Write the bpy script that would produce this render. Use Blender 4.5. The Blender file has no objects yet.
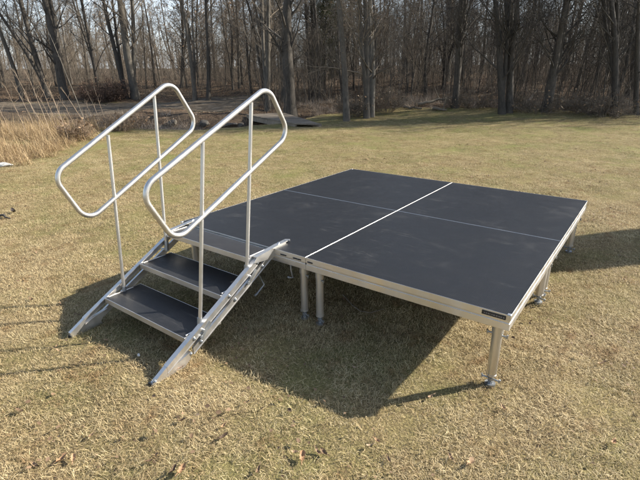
import bpy, math, random
import numpy as np
from mathutils import Vector, Matrix
random.seed(7); RNG = np.random.default_rng(7)
S = bpy.context.scene; COL = S.collection
PI = math.pi

# ------------------------------------------------------------------ camera
CAM = np.array([2.82322652, -2.01778615, 1.56128513])
YAW, PITCH, ROLL, FPX = -0.635991966, 0.357460779, -0.00665715593, 452.611904
HT = 0.485; W = 2.44
def cam_axes():
    f = np.array([math.sin(YAW)*math.cos(PITCH), math.cos(YAW)*math.cos(PITCH), -math.sin(PITCH)])
    r = np.cross(f, [0, 0, 1.]); r /= np.linalg.norm(r); u = np.cross(r, f)
    c, s = math.cos(ROLL), math.sin(ROLL)
    return c*r+s*u, -s*r+c*u, f
CR, CU, CF = cam_axes()
FWD = np.array([math.sin(YAW), math.cos(YAW)]); RGT = np.array([math.cos(YAW), -math.sin(YAW)])
cd = bpy.data.cameras.new('camera'); cam = bpy.data.objects.new('camera', cd); COL.objects.link(cam); S.camera = cam
cd.sensor_width = 36; cd.lens = FPX/640*36; cd.clip_end = 2000; cd.clip_start = .02
m = Matrix.Identity(4)
for i in range(3):
    m[i][0] = CR[i]; m[i][1] = CU[i]; m[i][2] = -CF[i]; m[i][3] = CAM[i]
cam.matrix_world = m

# ------------------------------------------------------------------ helpers
def tag(o, label=None, cat=None, group=None, kind=None):
    if label: o['label'] = label
    if cat: o['category'] = cat
    if group: o['group'] = group
    if kind: o['kind'] = kind
    return o
def empty(name, loc, label, cat, group=None):
    o = bpy.data.objects.new(name, None); COL.objects.link(o); o.location = loc; o.empty_display_size = .1
    return tag(o, label, cat, group)
class MB:
    """collects shapes into one mesh"""
    def __init__(s): s.v = []; s.f = []; s.n = 0; s.mi = []; s.sm = []
    def add(s, v, f, mi=0, smooth=False):
        s.v.extend([tuple(p) for p in v]); s.f.extend([tuple(i+s.n for i in q) for q in f])
        s.mi += [mi]*len(f); s.sm += [smooth]*len(f); s.n += len(v)
    def box(s, a, b, mi=0, M=None, bev=0):
        x0, y0, z0 = a; x1, y1, z1 = b
        if bev > 0:
            e = bev; v = []; 
            import itertools
            # chamfered box
            idx = {}
            for sx, sy, sz in itertools.product((0, 1), repeat=3):
                X = (x0, x1)[sx]; Y = (y0, y1)[sy]; Z = (z0, z1)[sz]
                dx = e if sx == 0 else -e; dy = e if sy == 0 else -e; dz = e if sz == 0 else -e
                for k, p in enumerate(((X, Y+dy, Z+dz), (X+dx, Y, Z+dz), (X+dx, Y+dy, Z))):
                    idx[(sx, sy, sz, k)] = len(v); v.append(p)
            f = []
            for t in (0, 1):
                q = [(t, 0, 0, 0), (t, 1, 0, 0), (t, 1, 1, 0), (t, 0, 1, 0)]; f.append([idx[i] for i in (q if t else q[::-1])])
                q = [(0, t, 0, 1), (0, t, 1, 1), (1, t, 1, 1), (1, t, 0, 1)]; f.append([idx[i] for i in (q if t else q[::-1])])
                q = [(0, 0, t, 2), (1, 0, t, 2), (1, 1, t, 2), (0, 1, t, 2)]; f.append([idx[i] for i in (q if t else q[::-1])])
            for a_, b_ in itertools.product((0, 1), repeat=2):
                f.append([idx[(0, a_, b_, 1)], idx[(1, a_, b_, 1)], idx[(1, a_, b_, 2)], idx[(0, a_, b_, 2)]])
                f.append([idx[(a_, 0, b_, 0)], idx[(a_, 1, b_, 0)], idx[(a_, 1, b_, 2)], idx[(a_, 0, b_, 2)]])
                f.append([idx[(a_, b_, 0, 0)], idx[(a_, b_, 1, 0)], idx[(a_, b_, 1, 1)], idx[(a_, b_, 0, 1)]])
            for c in itertools.product((0, 1), repeat=3): f.append([idx[c+(0,)], idx[c+(1,)], idx[c+(2,)]])
        else:
            v = [(x0,y0,z0),(x1,y0,z0),(x1,y1,z0),(x0,y1,z0),(x0,y0,z1),(x1,y0,z1),(x1,y1,z1),(x0,y1,z1)]
            f = [(0,3,2,1),(4,5,6,7),(0,1,5,4),(1,2,6,5),(2,3,7,6),(3,0,4,7)]
        if M is not None: v = [tuple(M @ Vector(p)) for p in v]
        s.add(v, f, mi)
    def tube(s, pts, r, k=12, mi=0, cap=True, closed=False, smooth=True):
        P = [Vector(p) for p in pts]; n = len(P)
        R = r if hasattr(r, '__len__') else [r]*n
        v = []; up = None
        for i in range(n):
            if closed: t = (P[(i+1) % n]-P[i-1]).normalized()
            else: t = (P[min(i+1, n-1)]-P[max(i-1, 0)]).normalized()
            if up is None:
                up = t.orthogonal().normalized()
            up = (up - t*up.dot(t)).normalized(); b = t.cross(up)
            for j in range(k):
                a = 2*PI*j/k; v.append(P[i]+(up*math.cos(a)+b*math.sin(a))*R[i])
        f = []
        for i in range(n if closed else n-1):
            i2 = (i+1) % n
            for j in range(k):
                j2 = (j+1) % k; f.append((i*k+j, i*k+j2, i2*k+j2, i2*k+j))
        s.add(v, f, mi, smooth)
        if cap and not closed:
            s.add([v[j] for j in range(k)], [tuple(range(k))[::-1]], mi); s.add([v[(n-1)*k+j] for j in range(k)], [tuple(range(k))], mi)
    def prism(s, poly, axis, a, b, mi=0):
        """poly: 2D outline in the two other axes"""
        n = len(poly); v = []
        for t in (a, b):
            for p in poly:
                q = list(p); q.insert(axis, t); v.append(tuple(q))
        f = [tuple(range(n)), tuple(range(n, 2*n))[::-1]]
        for i in range(n): f.append((i, i+n, (i+1) % n+n, (i+1) % n))
        s.add(v, f, mi)
    def build(s, name, mats, parent=None, fix=True):
        me = bpy.data.meshes.new(name); me.from_pydata(s.v, [], s.f)
        mats = mats if isinstance(mats, (list, tuple)) else [mats]
        for m_ in mats: me.materials.append(m_)
        me.polygons.foreach_set('material_index', s.mi); me.polygons.foreach_set('use_smooth', s.sm)
        if fix:
            import bmesh
            bm = bmesh.new(); bm.from_mesh(me); bmesh.ops.recalc_face_normals(bm, faces=bm.faces); bm.to_mesh(me); bm.free()
        me.update()
        o = bpy.data.objects.new(name, me); COL.objects.link(o)
        if parent: o.parent = parent
        return o
def np_mesh(name, V, F, mat, smooth=False, attrs=None):
    """V (n,3), F (m,4) or (m,3) arrays"""
    me = bpy.data.meshes.new(name); F = np.asarray(F, np.int32); k = F.shape[1]
    me.vertices.add(len(V)); me.vertices.foreach_set('co', np.asarray(V, np.float32).ravel())
    me.loops.add(F.size); me.loops.foreach_set('vertex_index', F.ravel())
    me.polygons.add(len(F)); me.polygons.foreach_set('loop_start', np.arange(0, F.size, k, dtype=np.int32))
    if smooth: me.polygons.foreach_set('use_smooth', np.ones(len(F), bool))
    for an, arr in (attrs or {}).items():
        if arr.ndim == 1:
            a = me.attributes.new(an, 'FLOAT', 'POINT'); a.data.foreach_set('value', arr.astype(np.float32))
        else:
            a = me.attributes.new(an, 'FLOAT_COLOR', 'POINT'); a.data.foreach_set('color', arr.astype(np.float32).ravel())
    me.update(calc_edges=True)
    if mat: me.materials.append(mat)
    return me
def link(name, me, parent=None, loc=None):
    o = bpy.data.objects.new(name, me); COL.objects.link(o)
    if parent: o.parent = parent
    if loc is not None: o.location = loc
    return o

# ------------------------------------------------------------------ materials
class NT:
    def __init__(s, name):
        s.m = bpy.data.materials.new(name); s.m.use_nodes = True; s.t = s.m.node_tree; s.t.nodes.clear()
        s.out = s.n('ShaderNodeOutputMaterial'); s.b = s.n('ShaderNodeBsdfPrincipled'); s.l(s.b.outputs[0], s.out.inputs[0])
    def n(s, ty, **k):
        o = s.t.nodes.new(ty)
        for a, v in k.items(): setattr(o, a, v)
        return o
    def l(s, a, b): s.t.links.new(a, b)
    def set(s, **k):
        for a, v in k.items():
            i = s.b.inputs[a.replace('_', ' ')]; i.default_value = v
        return s
    def noise(s, scale, detail=4, rough=.6, vec=None, dist=0):
        o = s.n('ShaderNodeTexNoise'); o.inputs['Scale'].default_value = scale; o.inputs['Detail'].default_value = detail
        o.inputs['Roughness'].default_value = rough; o.inputs['Distortion'].default_value = dist
        if vec is not None: s.l(vec, o.inputs['Vector'])
        return o
    def ramp(s, fac, stops, interp='LINEAR'):
        o = s.n('ShaderNodeValToRGB'); o.color_ramp.interpolation = interp; e = o.color_ramp.elements
        while len(e) > 1: e.remove(e[-1])
        for i, (p, c) in enumerate(stops):
            c = c if hasattr(c, '__len__') else (c, c, c)
            if i == 0: e[0].position = p; e[0].color = (*c, 1)
            else: x = e.new(p); x.color = (*c, 1)
        s.l(fac, o.inputs[0]); return o
    def mix(s, fac, a, b, mode='MIX'):
        o = s.n('ShaderNodeMix', data_type='RGBA', blend_type=mode)
        for sock, v in ((o.inputs[0], fac), (o.inputs[6], a), (o.inputs[7], b)):
            if hasattr(v, 'links') or hasattr(v, 'is_linked'): s.l(v, sock)
            elif hasattr(v, '__len__'): sock.default_value = (*v, 1)[:4]
            else: sock.default_value = v
        return o.outputs[2]
    def math(s, op, a, b=0.0, clamp=False):
        o = s.n('ShaderNodeMath', operation=op, use_clamp=clamp)
        for sock, v in ((o.inputs[0], a), (o.inputs[1], b)):
            if hasattr(v, 'is_linked'): s.l(v, sock)
            else: sock.default_value = v
        return o.outputs[0]
    def bump(s, h, strength, dist=.01):
        o = s.n('ShaderNodeBump'); o.inputs['Strength'].default_value = strength; o.inputs['Distance'].default_value = dist
        s.l(h, o.inputs['Height']); s.l(o.outputs[0], s.b.inputs['Normal']); return o
    def obj(s): return s.n('ShaderNodeTexCoord').outputs['Object']
    def pos(s): return s.n('ShaderNodeNewGeometry').outputs['Position']
    def mapping(s, vec, scale):
        o = s.n('ShaderNodeMapping'); o.inputs['Scale'].default_value = scale; s.l(vec, o.inputs['Vector']); return o.outputs[0]

def metal(name, col, rough, spread=.12, streak=(1, 1, 1), met=1.0, dirt=.25):
    t = NT(name); v = t.obj()
    n1 = t.noise(9, 5, .65, t.mapping(v, streak)); n2 = t.noise(2.3, 4, .6, v)
    c = t.mix(t.ramp(n2.outputs[0], [(.4, 0), (.75, dirt)]).outputs[0], col, (col[0]*.55, col[1]*.5, col[2]*.43))
    t.l(c, t.b.inputs['Base Color']); t.b.inputs['Metallic'].default_value = met
    t.l(t.ramp(n1.outputs[0], [(.3, rough-spread), (.7, rough+spread)]).outputs[0], t.b.inputs['Roughness'])
    t.bump(n1.outputs[0], .15, .001)
    return t.m
M_ALU = metal('milled_aluminium', (.69, .67, .64), .40, met=.92, dirt=.35)
M_RAIL = metal('brushed_rail_aluminium', (.56, .55, .53), .42, .1, met=.9, dirt=.4)
M_LEG = metal('leg_tube_aluminium', (.62, .60, .57), .45, .1, (1, 1, .2))
M_ZINC = metal('zinc_plated_steel', (.36, .38, .40), .52, .1)
def plain(name, c, rough=.6, met=0):
    t = NT(name); v = t.obj(); n = t.noise(30, 4, .6, v)
    t.l(t.mix(n.outputs[0], tuple(x*.8 for x in c), tuple(min(1, x*1.2) for x in c)), t.b.inputs['Base Color'])
    t.set(Roughness=rough, Metallic=met); return t.m
M_BLACK = plain('black_plastic', (.015, .015, .016), .45)
M_PALE = plain('pale_print', (.16, .15, .15), .5)

def deck_mat(name, base, dust_amt):
    """phenolic faced plywood, wire-mesh embossed, a little dusty"""
    t = NT(name); v = t.pos()
    vo = t.n('ShaderNodeTexVoronoi', feature='DISTANCE_TO_EDGE'); vo.inputs['Scale'].default_value = 130; vo.inputs['Randomness'].default_value = .12
    t.l(v, vo.inputs['Vector'])
    cell = t.ramp(vo.outputs['Distance'], [(.04, 0), (.22, 1)])
    n1 = t.noise(3.4, 8, .72, v, .6); n2 = t.noise(7, 6, .7, v); n3 = t.noise(220, 2, .5, v)
    scr = t.noise(3, 5, .75, t.mapping(v, (2, 14, 1)), 1.2)
    dust = t.math('MULTIPLY', t.ramp(n1.outputs[0], [(.52, .0), (.74, .8)]).outputs[0], t.ramp(n2.outputs[0], [(.46, .0), (.66, 1)]).outputs[0])
    dust = t.math('MULTIPLY', t.math('ADD', dust, t.math('MULTIPLY', t.ramp(scr.outputs[0], [(.57, 0), (.66, 1)]).outputs[0], t.ramp(n1.outputs[0], [(.42, 0), (.6, 1)]).outputs[0])), dust_amt)
    c = t.mix(cell.outputs[0], tuple(x*3.6 for x in base), base)
    c = t.mix(t.math('MULTIPLY', n3.outputs[0], .3), c, tuple(x*1.8 for x in base))
    c = t.mix(t.math('MULTIPLY', t.n('ShaderNodeObjectInfo').outputs['Random'], .35), c, tuple(x*1.8 for x in base))
    c = t.mix(t.math('MINIMUM', dust, .85), c, (.15, .145, .135))
    t.l(c, t.b.inputs['Base Color'])
    t.l(t.ramp(n2.outputs[0], [(.3, .30), (.7, .42)]).outputs[0], t.b.inputs['Roughness'])
    t.b.inputs['Specular IOR Level'].default_value = .27
    t.bump(cell.outputs[0], .6, .0006)
    return t.m
M_DECK = deck_mat('phenolic_deck', (.0072, .0074, .0080), .22)
M_TREAD = deck_mat('phenolic_tread', (.0075, .0078, .0088), .30)
M_TREAD2 = deck_mat('dusty_phenolic_tread', (.0105, .0098, .0095), .28)

def bark(name, a, b, rough=.9, moss=0):
    t = NT(name); v = t.obj(); oi = t.n('ShaderNodeObjectInfo')
    st = t.noise(6, 6, .7, t.mapping(v, (6, 6, 1.1)), .6); n2 = t.noise(1.1, 4, .6, v)
    c = t.mix(t.ramp(st.outputs[0], [(.35, 0), (.66, 1)]).outputs[0], a, b)
    c = t.mix(t.ramp(n2.outputs[0], [(.45, 0), (.75, .5)]).outputs[0], c, tuple(x*1.45 for x in b))
    c = t.mix(t.math('MULTIPLY', oi.outputs['Random'], .45), c, tuple(x*.5 for x in a))
    if moss: c = t.mix(t.ramp(n2.outputs[0], [(.5, 0), (.62, moss)]).outputs[0], c, (.07, .085, .035))
    t.l(c, t.b.inputs['Base Color']); t.set(Roughness=rough); t.bump(st.outputs[0], .9, .02); return t.m
M_BARK = bark('grey_bark', (.045, .038, .030), (.15, .13, .105))
M_BARKG = bark('pale_grey_bark', (.06, .052, .042), (.175, .155, .125))
M_BARKD = bark('dark_bark', (.030, .025, .020), (.105, .09, .073))
M_TWIG = bark('twig_bark', (.10, .08, .058), (.26, .21, .155))
M_LOG = bark('dead_wood', (.09, .07, .05), (.25, .21, .155))
M_PLANK = bark('weathered_planks', (.14, .11, .08), (.33, .275, .21))

def ramp_attr(name, stops, rough=.75, green=None, trans=.0, rnd=.35, gscale=.9, sheen=None):
    """blades and leaves: each takes its colour from its own attribute 'v', with a patchy green share"""
    t = NT(name); a = t.n('ShaderNodeAttribute', attribute_name='v'); oi = t.n('ShaderNodeObjectInfo'); p = t.pos()
    f = t.math('ADD', t.math('MULTIPLY', a.outputs['Fac'], 1-rnd), t.math('MULTIPLY', oi.outputs['Random'], rnd))
    c = t.ramp(f, stops).outputs[0]
    if green:
        n = t.noise(gscale, 5, .65, p, .4); n2 = t.noise(gscale*5, 4, .6, p)
        vd = t.n('ShaderNodeVectorMath', operation='DOT_PRODUCT'); t.l(p, vd.inputs[0]); vd.inputs[1].default_value = (FWD[0], FWD[1], 0)
        far = t.ramp(t.math('MULTIPLY', t.math('SUBTRACT', vd.outputs['Value'], float(np.dot(CAM[:2], FWD))), .05), [(.22, 0), (.5, .24)]).outputs[0]
        g = t.math('MULTIPLY', t.math('ADD', t.ramp(n.outputs[0], green[0]).outputs[0], far, True), t.ramp(n2.outputs[0], [(.35, .25), (.65, 1)]).outputs[0])
        c = t.mix(g, c, t.ramp(f, green[1]).outputs[0])
        n3 = t.noise(.45, 4, .6, p, .5)
        c = t.mix(t.ramp(n3.outputs[0], [(.40, 0), (.68, .5)]).outputs[0], c, t.mix(1, c, (.82, .76, .70), 'MULTIPLY'))
        n6 = t.noise(5.5, 5, .7, p, .6); c = t.mix(t.ramp(n6.outputs[0], [(.54, 0), (.66, .75)]).outputs[0], c, t.mix(1, c, (.62, .47, .38), 'MULTIPLY'))
    t.l(c, t.b.inputs['Base Color']); t.set(Roughness=rough)
    t.b.inputs['Specular IOR Level'].default_value = .3
    if trans:
        tr = t.n('ShaderNodeBsdfTranslucent'); t.l(c, tr.inputs[0]); mx = t.n('ShaderNodeMixShader'); mx.inputs[0].default_value = trans
        t.l(t.b.outputs[0], mx.inputs[1]); t.l(tr.outputs[0], mx.inputs[2]); t.l(mx.outputs[0], t.out.inputs[0])
    return t.m
STRAW = [(.0, (.06, .038, .022)), (.18, (.21, .15, .085)), (.40, (.45, .35, .195)), (.70, (.60, .49, .285)), (1, (.72, .62, .41))]
GREEN = [(.0, (.055, .055, .02)), (.5, (.18, .175, .06)), (1, (.36, .33, .135))]
M_GRASS = ramp_attr('lawn_blades', STRAW, .7, ([(.46, .0), (.72, .62)], GREEN), .25)
M_GOLD = ramp_attr('golden_grass_blades', [(0, (.13, .08, .045)), (.5, (.38, .265, .14)), (1, (.60, .47, .28))], .6, None, .25, .2)
M_LEAF = ramp_attr('dead_leaves', [(0, (.07, .045, .03)), (.4, (.17, .11, .065)), (.75, (.30, .20, .12)), (1, (.44, .34, .23))], .7, None, .2, .3)
M_LEAFO = ramp_attr('orange_leaves', [(0, (.28, .16, .085)), (.5, (.38, .235, .13)), (1, (.50, .37, .24))], .65, None, .2, .5)
M_CEDAR = ramp_attr('cedar_foliage', [(0, (.030, .036, .014)), (.5, (.06, .065, .025)), (1, (.11, .105, .045))], .75, None, .15, .2)
M_WEED = ramp_attr('dry_stalks', [(0, (.20, .145, .10)), (.5, (.38, .30, .22)), (1, (.54, .45, .35))], .8, None, 0, .3)

def ground_mat():
    t = NT('ground_surface'); p = t.pos(); a = t.n('ShaderNodeAttribute', attribute_name='zone')  # r forest litter, g dirt, b spare
    sep = t.n('ShaderNodeSeparateColor'); t.l(a.outputs['Color'], sep.inputs[0])
    n = t.noise(.9, 5, .65, p, .4); n2 = t.noise(14, 6, .75, p); n3 = t.noise(80, 4, .7, p); n4 = t.noise(.3, 5, .6, p)
    n5 = t.noise(3.2, 6, .7, p, .8)
    c = t.ramp(n3.outputs[0], [(.25, (.05, .036, .02)), (.5, (.20, .15, .075)), (.75, (.42, .33, .165))]).outputs[0]
    c = t.mix(t.ramp(n2.outputs[0], [(.45, 0), (.62, .7)]).outputs[0], c, (.15, .105, .062))
    g = t.ramp(n3.outputs[0], [(.25, (.045, .05, .015)), (.75, (.25, .255, .085))]).outputs[0]
    vd = t.n('ShaderNodeVectorMath', operation='DOT_PRODUCT'); t.l(p, vd.inputs[0]); vd.inputs[1].default_value = (FWD[0], FWD[1], 0)
    far = t.ramp(t.math('MULTIPLY', t.math('SUBTRACT', vd.outputs['Value'], float(np.dot(CAM[:2], FWD))), .05), [(.20, 0), (.45, .24)]).outputs[0]
    c = t.mix(t.math('ADD', t.ramp(n.outputs[0], [(.42, .05), (.68, .65)]).outputs[0], far, True), c, g)
    lit = t.ramp(n2.outputs[0], [(.3, (.035, .027, .02)), (.5, (.10, .07, .047)), (.62, (.19, .13, .085)), (.72, (.30, .22, .15))]).outputs[0]
    lit = t.mix(t.ramp(n4.outputs[0], [(.45, 0), (.6, .5)]).outputs[0], lit, (.07, .06, .045))
    dirt = t.ramp(n5.outputs[0], [(.3, (.075, .057, .04)), (.55, (.155, .125, .092)), (.75, (.25, .205, .155))]).outputs[0]
    def edge(ch): return t.ramp(t.math('ADD', ch, t.math('MULTIPLY', t.math('SUBTRACT', n5.outputs[0], .5), .9)), [(.4, 0), (.6, 1)]).outputs[0]
    c = t.mix(edge(sep.outputs[0]), c, lit); c = t.mix(edge(sep.outputs[1]), c, dirt)
    t.l(c, t.b.inputs['Base Color']); t.set(Roughness=.95); t.b.inputs['Specular IOR Level'].default_value = .1
    h = t.math('ADD', t.math('MULTIPLY', n2.outputs[0], .6), t.math('MULTIPLY', n3.outputs[0], .5)); t.bump(h, .8, .03)
    return t.m
M_GROUND = ground_mat()

# ------------------------------------------------------------------ terrain
def vnoise(x, y, s, seed=0):
    x = np.asarray(x, float)*s+seed*17.3; y = np.asarray(y, float)*s-seed*9.1
    xi = np.floor(x); yi = np.floor(y); fx = x-xi; fy = y-yi; fx = fx*fx*(3-2*fx); fy = fy*fy*(3-2*fy)
    def h(a, b):
        v = np.sin(a*127.1+b*311.7+seed*3.7)*43758.5453; return v-np.floor(v)
    return ((h(xi, yi)*(1-fx)+h(xi+1, yi)*fx)*(1-fy)+(h(xi, yi+1)*(1-fx)+h(xi+1, yi+1)*fx)*fy)-.5
def sst(x, a, b):
    t = np.clip((x-a)/(b-a), 0, 1); return t*t*(3-2*t)
def camuv(x, y):
    dx = np.asarray(x, float)-CAM[0]; dy = np.asarray(y, float)-CAM[1]
    return dx*RGT[0]+dy*RGT[1], dx*FWD[0]+dy*FWD[1]          # u across, v ahead
def edge_v(u):
    """distance ahead of the camera at which the lawn gives way to the wood, by sideways offset"""
    u = np.asarray(u, float)
    return np.interp(u, [-60, -22, -14, -6, -2.5, 0, 3, 7, 14, 40], [17, 17, 16.0, 15.2, 15.3, 17.6, 18.2, 17.2, 15.0, 15])
def ditch_d(x, y):
    u, v = camuv(x, y)
    c = np.interp(u, [-40, -9, -6, -3.5, -1.5, 2, 20], [15.6, 15.8, 15.6, 15.2, 16.6, 20.5, 30]); return v-c, u
def height(x, y):
    x = np.asarray(x, float); y = np.asarray(y, float)
    r = np.hypot(x-1.2, y-1.2); z = (.0153*(x-1.22)-.0074*(y-1.22))*np.exp(-(r/7)**2)
    u, v = camuv(x, y)
    z = z+sst(v, 17, 34)*.75+sst(v, 34, 120)*1.6
    z = z+sst(u, -1, 6)*sst(v, 14.5, 18.5)*.32
    d, uu = ditch_d(x, y)
    z = z-.62*np.exp(-(d/.85)**2)*(1-sst(uu, -1.8, 0.5))*sst(uu, -14, -9)
    far = sst(r, 3, 9)
    z = z+vnoise(x, y, .35, 1)*.10*far+vnoise(x, y, .9, 2)*.05*far+vnoise(x, y, 2.6, 3)*.028+vnoise(x, y, 7, 4)*.014
    wood = sst(v-edge_v(u), -.2, 2); z = z+wood*(vnoise(x, y, .5, 5)*.35+vnoise(x, y, 1.7, 6)*.12)
    return z
def zone(x, y):
    u, v = camuv(x, y); wood = sst(v-edge_v(u), -.5, .5)
    path = np.exp(-((v-(21.2+.03*u))/2.9)**4)*(1-sst(u, -3.4, -2.2))
    d, uu = ditch_d(x, y); dt = np.exp(-(d/.8)**2)*(1-sst(uu, -1.8, .5))*sst(uu, -14, -9)
    return wood*(1-path), np.clip(path+dt, 0, 1)
def ray(px, py):
    return CR*((px-320)/FPX)-CU*((py-240)/FPX)+CF
def ground_at(px, py):
    d = ray(px, py); t = 1.; 
    for i in range(3000):
        p = CAM+d*t
        if p[2] < height(p[0], p[1]): break
        t += .03
    p = CAM+d*t; p[2] = float(height(p[0], p[1])); return p
def on_axis(px, py, ax, val):
    d = ray(px, py); return CAM+d*((val-CAM[ax])/d[ax])
def ahead(px, v):
    """ground point in image column px at distance v ahead"""
    u = v*(px-320)/FPX/ (math.cos(PITCH)) ; xy = CAM[:2]+FWD*v+RGT*u*1.0; return np.array([xy[0], xy[1], float(height(*xy))])

def graded(lo, hi, c0, c1, fine, grow=1.10, mx=6):
    a = list(np.arange(c0, c1+1e-6, fine)); s = fine
    while a[-1] < hi: s = min(s*grow, mx); a.append(a[-1]+s)
    s = fine
    while a[0] > lo: s = min(s*grow, mx); a.insert(0, a[0]-s)
    return np.array(a)
U = graded(-260, 260, -7, 6, .11, 1.05); V = graded(-60, 420, -1, 17, .11, 1.05)
uu, vv = np.meshgrid(U, V); X = CAM[0]+RGT[0]*uu+FWD[0]*vv; Y = CAM[1]+RGT[1]*uu+FWD[1]*vv
Z = height(X, Y); nu, nv = len(U), len(V)
idx = np.arange(nu*nv).reshape(nv, nu)
F = np.stack([idx[:-1, :-1], idx[:-1, 1:], idx[1:, 1:], idx[1:, :-1]], -1).reshape(-1, 4)
zr, zg = zone(X, Y)
me = np_mesh('ground', np.stack([X, Y, Z], -1).reshape(-1, 3), F, M_GROUND, True, {'zone': np.stack([zr, zg, zr*0, zr*0+1], -1).reshape(-1, 4)})
tag(link('ground', me), kind='structure')

# ------------------------------------------------------------------ stage
stage = empty('portable_stage', (W/2, W/2, 0), 'square portable stage of four black decks on silver legs', 'stage')
def st(o):                      # stage parts are modelled in world coordinates
    o.location = (-W/2, -W/2, 0); return o
P1 = W/2; G = .0012; FH = .085
def ring(mb, x0, y0, x1, y1, prof, mi=0):
    n = len(prof); v = []
    for o_, z in prof: v += [(x0+o_, y0+o_, z), (x1-o_, y0+o_, z), (x1-o_, y1-o_, z), (x0+o_, y1-o_, z)]
    f = []
    for i in range(n):
        a = i*4; b = ((i+1) % n)*4
        for k in range(4):
            k2 = (k+1) % 4; f.append((a+k, a+k2, b+k2, b+k))
    mb.add(v, f, mi)
def leg(parent, x, y, wing):
    zt = HT-FH; zg = float(height(x, y)); L = MB()
    L.tube([(x, y, zg+.062), (x, y, zt-.004)], .0245, 20); 
    L.tube([(x, y, zt-.055), (x, y, zt-.003)], .0285, 20)
    for z in (zg+.066, zt-.06): L.tube([(x, y, z-.004), (x, y, z+.004)], .0262, 20)
    lo = st(L.build('leg', M_LEG, parent))
    K = MB(); c, s = math.cos(wing), math.sin(wing); z = zt-.068
    K.tube([(x-c*.047, y-s*.047, z), (x+c*.047, y+s*.047, z)], .0045, 8)
    for q in (-1, 1): K.tube([(x+q*c*.047, y+q*s*.047, z-.009), (x+q*c*.049, y+q*s*.049, z+.011)], .0052, 8)
    K.build('locking_pin', M_ZINC, lo)
    Fo = MB(); Fo.tube([(x, y, zg+.018), (x, y, zg+.07)], .0095, 12)
    Fo.tube([(x, y, zg-.004), (x, y, zg+.014)], .027, 20, smooth=False); Fo.tube([(x, y, zg+.0142), (x, y, zg+.026)], .013, 6, smooth=False)
    Fo.tube([(x-c*.045, y-s*.045, zg+.040), (x+c*.045, y+s*.045, zg+.040)], .0045, 8)
    for q in (-1, 1): Fo.tube([(x+q*c*.043, y+q*s*.043, zg+.032), (x+q*c*.046, y+q*s*.046, zg+.050)], .0052, 8)
    Fo.tube([(x, y, zg+.032), (x, y, zg+.049)], .0165, 6, smooth=False)
    Fo.build('screw_foot', M_ZINC, lo)
for i in range(2):
    for j in range(2):
        x0, x1 = i*P1+G, (i+1)*P1-G; y0, y1 = j*P1+G, (j+1)*P1-G
        mb = MB(); mb.box((x0+.0022, y0+.0022, HT-.018), (x1-.0022, y1-.0022, HT-.0008))
        deck = st(mb.build('deck_panel', M_DECK, stage))
        fr = MB()
        ring(fr, x0, y0, x1, y1, [(.0021, HT-.0004), (.0008, HT), (0, HT-.001), (0, HT-.034), (.012, HT-.0345), (.012, HT-.047), (0, HT-.0475),
                                  (0, HT-.083), (.002, HT-FH), (.034, HT-FH), (.034, HT-FH+.004), (.006, HT-FH+.006), (.0021, HT-.02)])
        for k in (1, 2):
            fr.box((x0+.036, y0+k*(y1-y0)/3-.02, HT-.068), (x1-.036, y0+k*(y1-y0)/3+.02, HT-.0185))
        for cx in (x0+.006, x1-.056):
            for cy in (y0+.006, y1-.056): fr.box((cx, cy, HT-FH+.001), (cx+.05, cy+.05, HT-.019))
        fr.build('edge_frame', M_ALU, deck)
        for cx, sx in ((x0, 1), (x1, -1)):
            for cy, sy in ((y0, 1), (y1, -1)):
                a = (min(cx-sx*.0006, cx+sx*.020), min(cy-sy*.0006, cy+sy*.020), HT-.034); b = (max(cx-sx*.0006, cx+sx*.020), max(cy-sy*.0006, cy+sy*.020), HT+.0012)
                if min(abs(cx), abs(cx-W)) > .01 or min(abs(cy), abs(cy-W)) > .01: continue
                cc = MB(); cc.box(a, b, bev=.003); cc.build('corner_cap', M_RAIL, deck)
        e = .062
        for a, b in ((x0+e, y0+e), (x1-e, y0+e), (x1-e, y1-e), (x0+e, y1-e)):
            leg(stage, a, b, random.uniform(-.5, .6))
# clip slots where two panels join on the front edge, and the hanging deck locks
for x, w_ in ((P1-.055, .04), (P1+.035, .04), (1.04, .05), (1.135, .03)):
    sl = MB(); sl.box((x-w_/2, -.0008, HT-.030), (x+w_/2, .003, HT-.022))
    sl.tube([(x-w_*.35, -.003, HT-.026), (x+w_*.1, -.003, HT-.026)], .0035, 8)
    st(sl.build('lock_slot', M_BLACK, stage))
# plate with the maker's strip on the front right corner
mp = MB(); mp.box((2.305, -.0022, HT-.030), (2.418, -.0002, HT-.009), bev=.0006)
plate = st(mp.build('name_plate', M_BLACK, stage)); plate['label'] = 'small black plate with pale unreadable print'
pm = MB(); rr = random.Random(3); x = 2.316
while x < 2.408:
    w_ = rr.uniform(.003, .009); pm.box((x, -.0029, HT-.0225), (x+w_, -.0023, HT-.0165)); x += w_+rr.uniform(.002, .006)
pm.build('print_marks', M_PALE, plate)
for (xa, ya), pts in (((1.075, .03), [(0, 0, -.086), (0, .0, -.13), (.016, .0, -.185), (-.012, -.006, -.187)]), ((1.7, .4), [(0, 0, -.086), (.01, 0, -.15), (.03, 0, -.16)])):
    h = MB(); h.tube([(xa+p[0], ya+p[1], HT+p[2]) for p in pts], .0055, 8); h.tube([(xa-.02+p*.01, ya-.006, HT-.187) for p in (0, 1.5)], .009, 8)
    st(h.build('deck_lock_key', M_ZINC, stage))

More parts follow.
